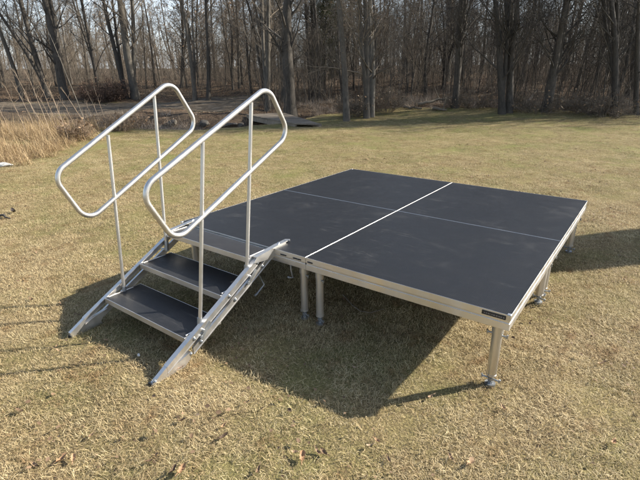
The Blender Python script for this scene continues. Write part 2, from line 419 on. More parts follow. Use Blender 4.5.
# ------------------------------------------------------------------ steps with handrails
steps = empty('portable_steps', (.515, -.5, 0), 'silver three-tread steps with two looped handrails, hooked onto the stage edge', 'steps')
def sp(o): o.location = (-.515, .5, 0); return o
TY, TZ, BY, BZ = -.972, .030, -.150, .462        # lower tip and bend of the upper edge
sl_ = (BZ-TZ)/(BY-TY); dn = math.sqrt(1+sl_*sl_)
def up(y, off=0): return TZ+(y-TY)*sl_-off*dn    # z of a line running parallel below the upper edge
def yo(z, off): return TY+(z-TZ+off*dn)/sl_
XL0, XL1, XR0, XR1 = .068, .100, .925, .957
for x0, x1, sgn in ((XL0, XL1, -1), (XR0, XR1, 1)):
    gz = float(height((x0+x1)/2, -.9))
    def loop_(a, b, y0, y1): return [(y0, up(y0, a)), (y1, up(y1, a)), (y1, up(y1, b)), (y0, up(y0, b))]
    s = MB(); xo = x1 if sgn > 0 else x0; xi = x0 if sgn > 0 else x1; th = .004
    # upper bar: a channel, its lips towards the outside
    a0, a1 = 0, .038; b0, b1 = .064, .102
    yl = TY+.10
    s.prism(loop_(a0, a1, yl, BY), 0, min(xi+sgn*.018, xi+sgn*.030), max(xi+sgn*.018, xi+sgn*.030))
    for o0, o1 in ((a0-.0015, a0+.003), (a1-.003, a1+.0015)):
        q0 = .001 if o0 < .01 else .017
        s.prism(loop_(o0, o1, yl, BY), 0, min(xi+sgn*q0, xi+sgn*.0325), max(xi+sgn*q0, xi+sgn*.0325))
    pa_ = [(TY+.012, gz+.001), (yl+.11, gz+.001), (yo(gz+.03, b1), gz+.03), (yl+.16, up(yl+.16, b0+.004)), (yl+.05, up(yl+.05, a1+.002)), (yl+.001, up(yl+.001, a1)), (yl+.001, up(yl+.001, 0)), (TY, TZ-.004), (TY, gz+.004)]
    s.prism(pa_, 0, min(xi+sgn*.003, xi+sgn*.029), max(xi+sgn*.003, xi+sgn*.029))
    strg = sp(s.build('stringer', M_ALU, steps))
    s = MB(); ylow = yo(gz+.045, b1)
    s.prism(loop_(b0, b1, ylow, .068), 0, min(xi+sgn*.016, xi+sgn*.027), max(xi+sgn*.016, xi+sgn*.027))
    for o0, o1 in ((b0-.0015, b0+.003), (b1-.003, b1+.0015)):
        s.prism(loop_(o0, o1, ylow, .068), 0, min(xi+sgn*.015, xi+sgn*.030), max(xi+sgn*.015, xi+sgn*.030))
    s.build('lower_bar', M_ALU, strg)
    # top gusset with its folded flange that hooks over the deck edge
    g = MB(); zf = HT+.006
    g.prism([(BY-.035, up(BY-.035, 0)+.002), (BY-.01, BZ+.012), (.04, zf), (.118, zf), (.122, zf-.008), (.045, up(.045, b1)+.035), (.0, up(.0, b1)+.004), (-.095, up(-.095, b0-.012))],
            0, min(xi+sgn*.0335, xi+sgn*.038), max(xi+sgn*.0335, xi+sgn*.038))
    fl = [(BY-.012, BZ+.010), (.04, zf-.001), (.150, zf+.003), (.150, zf+.008), (.04, zf+.005), (BY-.012, BZ+.016)]
    g.prism(fl, 0, min(xi+sgn*.004, xi+sgn*.0383), max(xi+sgn*.004, xi+sgn*.0383))
    g.tube([(xi+sgn*.02, .135, zf+.007), (xi+sgn*.045, .152, zf+.007)], .008, 10)
    g.build('top_bracket', M_RAIL, strg)
    # bolts
    def bolt(y_, z_, xa, xb, rd=.0085, washer=True):
        b = MB(); b.tube([(xi+sgn*xa, y_, z_), (xi+sgn*(xb-.003), y_, z_), (xi+sgn*xb, y_, z_)], [rd, rd, rd*.6], 10)
        if washer: b.tube([(xi+sgn*(xa-.004), y_, z_), (xi+sgn*(xa+.002), y_, z_)], rd*1.45, 14)
        b.build('bolt', M_ZINC, strg)
    for yb in (-.70, -.42, -.17):
        for off in (.022, .079):
            y_ = yb+.02+(.045 if off > .05 else 0); bolt(y_, up(y_, off), .030, .038)
    bolt(.02, HT-.045, .034, .044); bolt(TY+.022, gz+.020, .024, .035); bolt(yo(gz+.06, .079), gz+.06, .024, .035)
    ft = MB(); ft.box((min(xi, xi+sgn*.033), TY-.004, gz-.004), (max(xi, xi+sgn*.033), TY+.007, gz+.020), bev=.003); ft.build('end_cap', M_BLACK, strg)
# treads
for k, (yf, yb, zt, mt) in enumerate(((-.722, -.455, .172, M_TREAD), (-.440, -.180, .318, M_TREAD), (-.192, -.008, .474, M_TREAD2))):
    tr = MB(); tr.box((XL1+.006, yf+.004, zt-.012), (XR0-.006, yb-.004, zt-.0012)); t_ = sp(tr.build('tread', mt, steps))
    if k == 2: t_['label'] = 'dusty top tread level with the stage'
    n = MB(); h_ = .036
    for ya, yb_ in ((yf, yf+.0035), (yb-.0035, yb)):
        n.box((XL1+.001, ya, zt-h_), (XR0-.001, yb_, zt), bev=.0008)
    for s_ in (0, 1): n.box((XL1+.001, yf+.0036, zt-h_) if not s_ else (XR0-.005, yf+.0036, zt-h_), (XL1+.005, yb-.0036, zt) if not s_ else (XR0-.001, yb-.0036, zt))
    n.box((XL1+.006, yf+.0036, zt-h_), (XR0-.006, yf+.022, zt-h_+.004)); n.box((XL1+.006, yf+.11, zt-.034), (XR0-.006, yf+.145, zt-.0125))
    n.build('tread_frame', M_ALU, t_)
    for xw in (XR0-.02, XL1+.012):
        fl = MB(); fl.box((xw, yf+.02, zt-.001), (xw+.008, yf+.20 if k < 2 else yb-.02, zt+.004), bev=.001)
        fl.build('side_lip', M_ALU, t_)
# handrails: a closed loop of tube with rounded corners, carried by two posts
def fillet(P, r, n=9):
    out = []; N = len(P)
    for i in range(N):
        p = Vector(P[i]); a = (Vector(P[i-1])-p); b = (Vector(P[(i+1) % N])-p); la, lb = a.length, b.length; a.normalize(); b.normalize()
        ang = a.angle(b); d = min(r/math.tan(ang/2), la*.45, lb*.45); rr_ = d*math.tan(ang/2)
        c = p+(a+b).normalized()*(rr_/math.sin(ang/2)); s0 = (p+a*d-c).normalized(); s1 = (p+b*d-c).normalized()
        for k in range(n+1): out.append(tuple(c+s0.slerp(s1, k/n)*rr_))
        # straight run gets a midpoint
    return out
for xp, corners, posts, xoff in (
    (.932, [(-.871, 1.043), (.042, 1.481), (.222, 1.187), (-.705, .742)], [((-.606, .232), (-.470, 1.222)), ((-.216, .420), (-.100, 1.398))], -1),
    (.100, [(-.881, 1.016), (-.008, 1.509), (.179, 1.198), (-.734, .700)], [((-.583, .187), (-.512, 1.200)), ((-.215, .400), (-.152, 1.418))], 1)):
    L = MB(); L.tube(fillet([(xp, y, z) for y, z in corners], .088), .0145, 14, closed=True)
    rail = sp(L.build('handrail', M_RAIL, steps))
    for (y0, z0), (y1, z1) in posts:
        q = MB(); q.tube([(xp+xoff*.010, y0-(y1-y0)*.04, z0-.045), (xp+xoff*.004, y0+.1*(y1-y0), z0+.1*(z1-z0)), (xp, y1, z1)], .0108, 14)
        q.build('rail_post', M_RAIL, rail)
        c_ = MB(); x_ = xp+xoff*.010
        c_.tube([(x_, y0-.006, z0-.05), (x_, y0+.002, z0+.015)], .0142, 12)
        o_ = -xoff
        c_.box((0, -.05, -.011), (.006, .05, .011), M=Matrix.Translation((x_+o_*(.033 if o_ > 0 else .039), y0+.01, z0-.055)) @ Matrix.Rotation(math.radians(42), 4, 'X'))
        c_.tube([(x_+o_*.01, y0-.01, z0-.05), (x_+o_*.048, y0-.01, z0-.05)], .0085, 10)
        c_.tube([(x_+o_*.036, y0-.03, z0-.085), (x_+o_*.048, y0-.03, z0-.085)], .011, 10)
        c_.build('post_socket', M_ZINC, rail)
# locking rod hanging under the right stringer
k_ = MB(); pts = [on_axis(px, py, 0, .91) for px, py in ((257, 272), (259.4, 276), (264.3, 284.5), (256, 295), (255, 296))]
k_.tube([tuple(p) for p in pts], .0058, 8); k_.tube([tuple(pts[3]+np.array([0, -.012, 0])), tuple(pts[3]+np.array([0, .014, 0.006]))], .008, 8)
k_.tube([tuple(pts[0]), (.93, pts[0][1]+.02, pts[0][2]+.02)], .005, 8)
sp(k_.build('locking_rod', M_ZINC, steps))

# ------------------------------------------------------------------ lawn and litter
def unlinked(name, me):
    return bpy.data.objects.new(name, me)
def blades(n, rad, l0, l1, w, lie0, lie1, seed, seg=3, curl=.6, clump=0):
    r = np.random.default_rng(seed)
    a = r.uniform(0, 2*PI, n); q = rad*np.sqrt(r.uniform(0, 1, n)); base = np.stack([q*np.cos(a), q*np.sin(a), r.uniform(-.004, .004, n)], -1)
    az = r.uniform(0, 2*PI, n); el = r.uniform(lie0, lie1, n); L = r.uniform(l0, l1, n); wd = w*r.uniform(.6, 1.2, n)
    side = np.stack([-np.sin(az), np.cos(az), r.uniform(-.4, .4, n)], -1); side /= np.linalg.norm(side, axis=1)[:, None]
    cv = r.uniform(-curl, curl*.3, n); yw = r.uniform(-.28, .28, n)
    P = [base]; 
    for s in range(seg):
        e = el+cv*s; z_ = az+yw*s/seg
        d = np.stack([np.cos(e)*np.cos(z_), np.cos(e)*np.sin(z_), np.sin(e)], -1); nx = P[-1]+d*(L/seg)[:, None]
        nx[:, 2] = np.maximum(nx[:, 2], .002+r.uniform(0, .006, n)); P.append(nx)
    V_ = []
    for s, p in enumerate(P):
        ww = wd*(1-(s/seg)**2*.85)
        V_ += [p-side*ww[:, None]/2, p+side*ww[:, None]/2]
    V_ = np.stack(V_, 1); k = V_.shape[1]; fi = []
    for s in range(seg): fi.append([2*s, 2*s+1, 2*s+3, 2*s+2])
    F_ = (np.arange(n)[:, None, None]*k+np.array(fi)[None]).reshape(-1, 4)
    v = np.repeat(r.uniform(0, 1, n), k)
    return V_.reshape(-1, 3), F_, v
def leafcards(n, rad, size, seed, zr=(0.003, .02), zs=0):
    r = np.random.default_rng(seed); V_ = []; F_ = []; vv_ = []
    for i in range(n):
        a = r.uniform(0, 2*PI); q = rad*math.sqrt(r.uniform()); c = Vector((q*math.cos(a), q*math.sin(a), r.uniform(*zr)))
        R = Matrix.Rotation(r.uniform(0, 2*PI), 3, 'Z') @ Matrix.Rotation(r.uniform(-.6, .6)+zs*r.uniform(-1.5, 1.5), 3, 'X') @ Matrix.Rotation(r.uniform(-.5, .5), 3, 'Y')
        s = size*r.uniform(.6, 1.3); cu = r.uniform(.1, .45)
        row = [(-.5, 0), (-.25, .30), (.1, .36), (.5, 0.02), (.1, -.34), (-.25, -.28)]
        b = len(V_)
        V_ += [tuple(c+R @ Vector((x*s, y*s, abs(y)*s*cu*2+x*x*s*cu))) for x, y in row]
        F_ += [(b, b+1, b+2, b+3), (b, b+3, b+4, b+5)]; vv_ += [r.uniform()]*6
    return np.array(V_), np.array(F_), np.array(vv_)
def source(name, parts, mat):
    return unlinked(name, np_mesh(name, parts[0], parts[1], mat, False, {'v': parts[2]}))
def scatter(name, V_, F_, dens, sources, dmax, s0, s1, seed, align=True):
    me = np_mesh(name, V_, F_, None, False, {'dens': dens}); o = link(name, me)
    for s in sources:
        for m_ in s.data.materials: 
            if m_.name not in me.materials: me.materials.append(m_)
    ng = bpy.data.node_groups.new(name, 'GeometryNodeTree')
    ng.interface.new_socket('Geometry', in_out='INPUT', socket_type='NodeSocketGeometry'); ng.interface.new_socket('Geometry', in_out='OUTPUT', socket_type='NodeSocketGeometry')
    N = ng.nodes; L = ng.links; gi = N.new('NodeGroupInput'); go = N.new('NodeGroupOutput')
    at = N.new('GeometryNodeInputNamedAttribute'); at.data_type = 'FLOAT'; at.inputs[0].default_value = 'dens'
    mu = N.new('ShaderNodeMath'); mu.operation = 'MULTIPLY'; mu.inputs[1].default_value = dmax; L.new(at.outputs[0], mu.inputs[0])
    dp = N.new('GeometryNodeDistributePointsOnFaces'); dp.distribute_method = 'RANDOM'; dp.inputs['Seed'].default_value = seed
    L.new(gi.outputs[0], dp.inputs['Mesh']); L.new(mu.outputs[0], dp.inputs['Density'])
    jn = N.new('GeometryNodeJoinGeometry')
    geo = []
    for s in sources:
        oi = N.new('GeometryNodeObjectInfo'); oi.inputs['Object'].default_value = s; oi.inputs['As Instance'].default_value = True; geo.append(oi)
    for g in reversed(geo): L.new(g.outputs['Geometry'], jn.inputs[0])
    ip = N.new('GeometryNodeInstanceOnPoints'); L.new(dp.outputs['Points'], ip.inputs['Points']); L.new(jn.outputs[0], ip.inputs['Instance'])
    ip.inputs['Pick Instance'].default_value = True
    rs = N.new('FunctionNodeRandomValue'); rs.data_type = 'FLOAT'; rs.inputs[2].default_value = s0; rs.inputs[3].default_value = s1; rs.inputs['Seed'].default_value = seed+1
    rz = N.new('FunctionNodeRandomValue'); rz.data_type = 'FLOAT_VECTOR'; rz.inputs[0].default_value = (-.12, -.12, 0); rz.inputs[1].default_value = (.12, .12, 6.283); rz.inputs['Seed'].default_value = seed+2
    L.new(rs.outputs[1], ip.inputs['Scale']); L.new(rz.outputs[0], ip.inputs['Rotation']); L.new(ip.outputs[0], go.inputs[0])
    md = o.modifiers.new('scatter', 'NODES'); md.node_group = ng
    return o
def patch(u0, u1, v0, v1, step, fn, clip=True):
    U_ = np.arange(u0, u1+step, step); V_ = np.arange(v0, v1+step, step); a, b = np.meshgrid(U_, V_)
    x = CAM[0]+RGT[0]*a+FWD[0]*b; y = CAM[1]+RGT[1]*a+FWD[1]*b; z = height(x, y); ix = np.arange(a.size).reshape(a.shape)
    F_ = np.stack([ix[:-1, :-1], ix[:-1, 1:], ix[1:, 1:], ix[1:, :-1]], -1).reshape(-1, 4)
    d = fn(a, b, x, y)
    return np.stack([x, y, z], -1).reshape(-1, 3), F_, d.reshape(-1)
tufts = [source('grass_tuft', blades(84, .08, .009, .028, .0018, .0, 1.1, 100+i, curl=.35), M_GRASS) for i in range(7)]
tufts += [source('grass_tuft', blades(84, .09, .012, .036, .0018, -.05, .4, 140+i, curl=.3), M_GRASS) for i in range(4)]
def lawn_d(a, b, x, y):
    infr = np.abs(a) < (b*.80+1.2)
    zr_, zg_ = zone(x, y); n = .66+1.5*vnoise(x, y, 4.1, 11)+.6*vnoise(x, y, 1.3, 12)
    near = np.clip(1.15-b/14, .3, 1)
    return np.clip(n, .08, 1.1)*near*np.where(infr, 1, .04)*(1-np.clip(zr_+zg_, 0, 1))
g_ = scatter('grass', *patch(-14, 13, .3, 18.5, .13, lawn_d), tufts, 560, .7, 1.35, 5)
tag(g_, 'short dormant grass of straw and dull green blades covering the lawn', 'grass', kind='stuff')
# leaf litter: thin on the lawn, thick under the trees
lv = [source('leaf_cluster', leafcards(5, .14, .036, 200+i), M_LEAF) for i in range(4)]
def lit_d(a, b, x, y):
    zr_, zg_ = zone(x, y); return np.clip(zr_, 0, 1)*np.clip(1.3-b/60, .15, 1)*np.where(np.abs(a) < b*.8+2, 1, 0)*(1-.8*zg_)+.004*(vnoise(x, y, .6, 20) > -.1)
l_ = scatter('leaf_litter', *patch(-34, 34, 1, 46, .6, lit_d), lv, 34, .7, 1.5, 9)
tag(l_, 'brown fallen leaves scattered thinly on the lawn and thickly under the trees', 'leaf litter', kind='stuff')

fr_ = [source('leaf_fragment', leafcards(7, .14, .016, 240+i, (.006, .024)), M_LEAF) for i in range(4)]
def frag_d(a, b, x, y): return np.clip(.25+1.6*vnoise(x, y, 1.7, 23)+vnoise(x, y, 5, 24), .03, 1)*np.where(np.abs(a) < b*.8+1, 1, 0)*(1-zone(x, y)[0])
f_ = scatter('leaf_fragments', *patch(-12, 11, .5, 16, .3, frag_d), fr_, 26, .6, 1.5, 15)
tag(f_, 'tiny broken bits of brown leaf and twig caught in the lawn', 'leaf fragments', kind='stuff')

# tall golden grass at the left
tall = [source('tall_grass_tuft', blades(90, .14, .22, .62, .006, .35, 1.4, 300+i, 4, .8), M_GOLD) for i in range(4)]
def tall_d(a, b, x, y):
    ax = CAM[0]; u, v = a, b
    # a wedge of rough grass beyond the left edge of the mown lawn
    m_ = sst(v, 8.2+0*u, 8.9)*(1-sst(v, 13.4, 14.6))*(1-sst(u+1.2*vnoise(x, y, .9, 31), -6.1-.15*(v-9), -5.3-.15*(v-9)))
    return np.clip(m_, 0, 1)*np.clip(.75+1.2*vnoise(x, y, 1.3, 30), .1, 1)
tg = scatter('tall_grass', *patch(-16, -4, 7.5, 15, .25, tall_d), tall, 26, .4, 1.25, 21)
tag(tg, 'tall golden dead grass standing in a thick clump at the left edge of the lawn', 'tall grass', kind='stuff')
# low brown weeds along the ditch
low = [source('low_weed', blades(60, .16, .10, .42, .005, .5, 1.4, 340+i, 4, .7), M_WEED) for i in range(3)]
def low_d(a, b, x, y):
    d, uq = ditch_d(x, y); m_ = np.exp(-((np.abs(d)-.7)/.7)**2)*(a < -1.6)+ .9*np.exp(-((b-edge_v(a)-.8)/1.0)**2)*(a > -2.2)+.35*(b > edge_v(a)+1)*(a > -2.5)
    m_ = m_*(1-((a > -3.6) & (a < -.6) & (b > 13.6) & (b < 16.6)))
    pth = zone(x, y)[1]*(np.abs(d) > 1.0); return np.clip(m_, 0, 1)*np.clip(.5+2*vnoise(x, y, .8, 40), 0, 1)*(1-pth)
lw = scatter('low_weeds', *patch(-16, 20, 12.5, 34, .4, low_d), low, 11, .5, 1.4, 31)
tag(lw, 'low brown dead weeds along the ditch and the foot of the woods', 'weeds', kind='stuff')

# ------------------------------------------------------------------ bare trees
def tubes(P, R, k, seed=0):
    """P (B,n,3) centre lines, R (B,n) radii -> vertices, quads"""
    B, n, _ = P.shape
    T = np.gradient(P, axis=1); T /= np.linalg.norm(T, axis=2, keepdims=True)+1e-9
    ref = np.zeros((B, 1, 3)); md = np.abs(T.mean(1)); ax = np.argmin(md, axis=1); ref[np.arange(B), 0, ax] = 1
    A = np.cross(T, np.broadcast_to(ref, T.shape)); A /= np.linalg.norm(A, axis=2, keepdims=True)+1e-9; C = np.cross(T, A)
    th = np.arange(k)*2*PI/k
    V_ = P[:, :, None]+(A[:, :, None]*np.cos(th)[None, None, :, None]+C[:, :, None]*np.sin(th)[None, None, :, None])*R[:, :, None, None]
    j = np.arange(k); j2 = (j+1) % k; i = np.arange(n-1)
    q = np.stack([i[:, None]*k+j, i[:, None]*k+j2, (i[:, None]+1)*k+j2, (i[:, None]+1)*k+j], -1).reshape(-1, 4)
    F_ = (np.arange(B)[:, None, None]*(n*k)+q[None]).reshape(-1, 4)
    return V_.reshape(-1, 3), F_
def grow(r, start, dirn, length, n, wob, trop):
    B = len(start); P = [start]; d = dirn/np.linalg.norm(dirn, axis=1, keepdims=True)
    for s in range(n-1):
        d = d+r.normal(0, wob, (B, 3)); d[:, 2] += trop; d /= np.linalg.norm(d, axis=1, keepdims=True); P.append(P[-1]+d*(length/(n-1))[:, None])
    return np.stack(P, 1)
def spawn(r, P, R, L, per, f0, f1, ang0, ang1, lr, rr):
    """child branches from parent lines"""
    B, n, _ = P.shape; N = B*per; par = np.repeat(np.arange(B), per); t = f0+(f1-f0)*r.uniform(0, 1, N)**.85
    x = t*(n-1); i = np.minimum(x.astype(int), n-2); f = (x-i)[:, None]; st_ = P[par, i]*(1-f)+P[par, i+1]*f
    ax = P[par, i+1]-P[par, i]; ax /= np.linalg.norm(ax, axis=1, keepdims=True)
    rv = r.normal(0, 1, (N, 3)); pr = rv-ax*(rv*ax).sum(1, keepdims=True); pr /= np.linalg.norm(pr, axis=1, keepdims=True)
    a = r.uniform(ang0, ang1, N)[:, None]; d = ax*np.cos(a)+pr*np.sin(a)
    pr_ = R[par, i]*(1-f[:, 0])+R[par, i+1]*f[:, 0]
    return st_, d, L[par]*lr*(1.15-.6*t)*r.uniform(.6, 1.25, N), np.minimum(pr_*rr, pr_*.9)
def tree_mesh(seed, H, r0, lean=(0, 0), n1=20, f0=.22, forks=0, wob=.035, sides=9, n2=7, n3=5, n4=3, len1=.27, leaves=0):
    r = np.random.default_rng(seed); ns = 13
    d0 = np.array([[lean[0], lean[1], 1.]])
    T = grow(r, np.array([[0, 0, -.25]]), d0, np.array([H+.25]), ns, wob, .012)
    t = np.linspace(0, 1, ns); R = (r0*(1-t)**.8+.012)[None]*1.0; R[0, 0] *= 1.35; R[0, 1] *= 1.02
    starts = [T]; rads = [R]
    for k in range(forks):
        i = r.integers(2, 5) if k else 1
        ang = r.uniform(0, 2*PI); dd = np.array([[math.cos(ang)*r.uniform(.08, .2), math.sin(ang)*r.uniform(.08, .2), 1]])
        T2 = grow(r, T[:, i]*1.0, dd+d0*[[1, 1, 0]], np.array([H*.8]), ns, wob, .02); starts.append(T2); rads.append((R[0, i]*.58*(1-t)**.8+.010)[None])
    T = np.concatenate(starts); R = np.concatenate(rads); Lh = np.full(len(T), H)
    V0, F0 = tubes(T, R, sides)
    parts = []
    s, d, L, rad = spawn(r, T, R, Lh, n1, f0, .97, .45, 1.15, len1, .30)
    n = 7; P = grow(r, s, d, L, n, .12, .06); tt = np.linspace(0, 1, n); R1 = np.maximum(rad[:, None]*(1-.85*tt), .004); parts.append(tubes(P, R1, 5))
    s, d, L2, rad = spawn(r, P, R1, L, n2, .15, .98, .5, 1.1, .48, .55)
    n = 5; P2 = grow(r, s, d, L2, n, .13, .05); tt = np.linspace(0, 1, n); R2 = np.maximum(rad[:, None]*(1-.8*tt), .003); parts.append(tubes(P2, R2, 4))
    s, d, L3, rad = spawn(r, P2, R2, L2, n3, .1, 1, .4, 1.0, .5, .6)
    n = 4; P3 = grow(r, s, d, L3, n, .15, .05); tt = np.linspace(0, 1, n); R3 = np.maximum(rad[:, None]*(1-.7*tt), .0026); parts.append(tubes(P3, R3, 3))
    if n4:
        s, d, L4, rad = spawn(r, P3, R3, L3, n4, .1, 1, .3, .9, .7, .7)
        n = 3; P4 = grow(r, s, d, np.maximum(L4, .12), n, .12, .04); R4 = np.full((len(P4), n), .0028); parts.append(tubes(P4, R4, 3))
    V_ = []; F_ = []; o = 0
    for a, b in parts: V_.append(a); F_.append(b+o); o += len(a)
    lf = None
    if leaves:
        tips = P3[:, -1]; sel = r.choice(len(tips), min(leaves, len(tips)), replace=False); c = tips[sel]; m_ = len(c)
        u = r.normal(0, 1, (m_, 3)); u /= np.linalg.norm(u, axis=1)[:, None]; w = np.cross(u, r.normal(0, 1, (m_, 3))); w /= np.linalg.norm(w, axis=1)[:, None]
        s_ = r.uniform(.03, .075, m_)[:, None]; lv_ = np.stack([c, c+u*s_+w*s_*.6, c+u*s_*2, c+u*s_-w*s_*.6+np.array([0, 0, -.01])], 1).reshape(-1, 3)
        lf = (lv_, np.arange(m_*4).reshape(-1, 4), np.repeat(r.uniform(0, 1, m_), 4))
    return (V0, F0), (np.concatenate(V_), np.concatenate(F_)), lf
def make_tree(name, loc, label, group, mat, **k):
    (a, b), (c, d), lf = tree_mesh(**k)
    e_ = empty(name, loc, label, 'tree', group)
    link('trunk', np_mesh('trunk', a, b, mat, True), e_); link('crown', np_mesh('crown', c, d, M_TWIG if mat != M_BARKD else M_BARKD), e_)
    if lf: link('dead_foliage', np_mesh('dead_foliage', lf[0], lf[1], M_LEAF, False, {'v': lf[2]}), e_)
    return e_
def copy_tree(src, loc, rz, sc, tilt, label=None):
    e_ = src.copy(); COL.objects.link(e_); e_.location = loc; e_.rotation_euler = (tilt[0], tilt[1], rz); e_.scale = sc
    if label: e_['label'] = label
    for ch in src.children:
        c = ch.copy(); COL.objects.link(c); c.parent = e_
    return e_
# trees one can tell apart: (x top, x base, y base, width px, forks, material, kwargs, label)
def lean_vec(xt, xb, yb, dist):
    d = ray(xt, 0); p = ground_at(xb, yb); v = float((p[:2]-CAM[:2]) @ FWD); t_ = v/float(d[:2] @ FWD); q = CAM+d*t_
    k = float((q-p)[:2] @ RGT)/float(q[2]-p[2]); return RGT[0]*k, RGT[1]*k
HERO = [
 (42, 66, 99, 9.5, 1, M_BARKD, 'thick dark leaning trunk, largest tree at the left end of the woods'),
 (18, 49, 98, 6, 1, M_BARKD, 'dark trunk leaning left just left of the thickest left-hand tree'),
 (-2, 23, 101, 4.5, 0, M_BARK, 'slim leaning tree nearest the left edge of the photo'),
 (122, 136, 99, 9.5, 1, M_BARKG, 'stout pale grey trunk right of the dark russet shrub'),
 (104, 127, 99, 5, 1, M_BARKD, 'darker slender trunk close against the stout pale grey one'),
 (188, 195, 100, 4.5, 1, M_BARK, 'straight slim tree above the bend of the far handrail'),
 (209, 208, 100, 4.5, 0, M_BARKD, 'thin dark tree just right of the far handrail bend'),
 (263, 267.5, 111, 6, 1, M_BARKG, 'grey slender tree above the bend of the near handrail'),
 (282, 291, 118, 14.6, 0, M_BARKD, 'thickest dark trunk in mid-picture, standing at the wooden footbridge'),
 (278, 285, 103, 7, 0, M_BARKD, 'slimmer dark trunk half hidden behind the thick one by the footbridge'),
 (307, 311, 100, 4.5, 0, M_BARKD, 'left one of three close dark trunks right of the footbridge tree'),
 (313, 315.5, 99, 3.5, 0, M_BARKD, 'middle one of three close dark trunks right of the footbridge tree'),
 (317, 319, 100, 4, 0, M_BARKD, 'right one of three close dark trunks right of the footbridge tree'),
 (342, 347, 121, 6.5, 0, M_BARK, 'wavy single trunk at the lawn edge right of the footbridge'),
 (369, 367, 118, 6.5, 1, M_BARK, 'forked trunk at the lawn edge near mid-picture'),
 (381, 371, 117, 6.5, 1, M_BARKG, 'paler trunk leaning right beside the forked one'),
 (457, 455.5, 108, 7.5, 1, M_BARKD, 'straight dark trunk above the pale fallen log'),
 (501, 503, 114, 7.5, 1, M_BARKD, 'left trunk of the dark pair right of the fallen log'),
 (520, 509, 113, 8, 2, M_BARKD, 'right, branchy trunk of the dark pair right of the fallen log'),
 (568, 545, 112, 11, 1, M_BARKD, 'thick dark trunk leaning right, largest on the right side'),
 (620, 615, 116, 6, 1, M_BARKD, 'dark trunk near the right edge with a twin behind it'),
 (613, 620, 112, 5, 1, M_BARKD, 'slimmer twin crossing behind the dark trunk near the right edge'),
 (641, 637, 114, 5, 0, M_BARKD, 'dark trunk cut by the right edge of the photo'),
]
hero_xy = []
for i, (xt, xb, yb, wpx, fk, mt, lab) in enumerate(HERO):
    p = ground_at(xb, yb); dist = float(np.dot(p-CAM, CF)); r0 = wpx/FPX*dist/2*.84
    lv_ = lean_vec(xt, xb, yb, float(np.dot(p-CAM, CF)))
    make_tree('bare_tree', tuple(p), lab, 'trees one can tell apart along the edge of the woods', mt, seed=500+i, H=random.uniform(7.5, 10) if xb > 350 else random.uniform(8.5, 11.5), r0=r0, lean=lv_,
              n1=16 if wpx < 6 else 22, f0=.10 if xb > 480 else .16, forks=fk, wob=.03 if i != 13 else .05, n4=2, len1=.26)
    hero_xy.append(p[:2])
# prototypes of the ordinary forest trees, then copies through the wood
KIN = [dict(H=8.5, r0=.075, n1=24, f0=.12, forks=0, wob=.03), dict(H=9.5, r0=.10, n1=26, f0=.15, forks=1), dict(H=7.5, r0=.048, n1=22, f0=.08, forks=0, wob=.05), dict(H=10.5, r0=.14, n1=22, f0=.2, forks=1),
       dict(H=6.5, r0=.036, n1=20, f0=.06, forks=1, wob=.05), dict(H=8, r0=.055, n1=22, f0=.08, forks=1, wob=.04), dict(H=7, r0=.055, n1=24, f0=.05, forks=1, wob=.05, leaves=1400), dict(H=8, r0=.09, n1=22, f0=.1, forks=1, leaves=1600)]
LBL = ['slender bare tree among the crowded trunks of the woods', 'bare young tree still holding brown leaves in the woods']
GRP = ['bare trees crowded in the woods', 'young trees with clinging brown leaves in the woods']
spots = []
rs_ = random.Random(21)
tries = 0
while len(spots) < 255 and tries < 20000:
    tries += 1
    ang = math.radians(rs_.uniform(-41, 41)); v = 16+54*rs_.random()**1.15; u = v*math.tan(ang)
    if v < edge_v(u)+ (1.5 if u > 0 else 3.5): continue
    if u < -2.8 and v < 25.5: continue
    if u > v*.80 and v < 24: continue
    xy = CAM[:2]+FWD*v+RGT*u
    if min([1e9]+[math.hypot(*(xy-q)) for q in hero_xy]) < .9 or min([1e9]+[math.hypot(*(xy-q[0])) for q in spots]) < .8: continue
    spots.append((xy, u, v))
protos = {}
for i, (xy, u, v) in enumerate(spots):
    k = rs_.choices(range(8), weights=[5, 3, 8, 1.2, 8, 6, 2.2 if u < 4 else .8, 1.6 if u < 4 else .5])[0]; leafy = int(k >= 6)
    p = (xy[0], xy[1], float(height(*xy))); s = rs_.uniform(.8, 1.25); sc = (s*rs_.uniform(.9, 1.25),)*2+(s,)
    if k not in protos:
        e_ = make_tree('bare_tree' if not leafy else 'leafy_sapling', p, LBL[leafy], GRP[leafy], [M_BARK, M_BARKD, M_BARKD, M_BARKG, M_BARK, M_BARKD, M_BARK, M_BARK][k], seed=700+k, n2=6, n3=4, n4=2, **KIN[k])
        protos[k] = e_; e_.rotation_euler.z = rs_.uniform(0, 6.28)
    else: copy_tree(protos[k], p, rs_.uniform(0, 6.28), sc, (rs_.gauss(0, .03), rs_.gauss(0, .03)))
for i in range(9):                                   # trees beyond the right edge of the picture: their shadows dapple the lawn
    v = 16.5+i*.9; u = v*math.tan(math.radians(43+rs_.uniform(0, 9))); xy = CAM[:2]+FWD*v+RGT*u
    copy_tree(protos[[1, 3, 0][i % 3]], (xy[0], xy[1], float(height(*xy))), rs_.uniform(0, 6.28), (1.1, 1.1, 1.05), (0, 0))
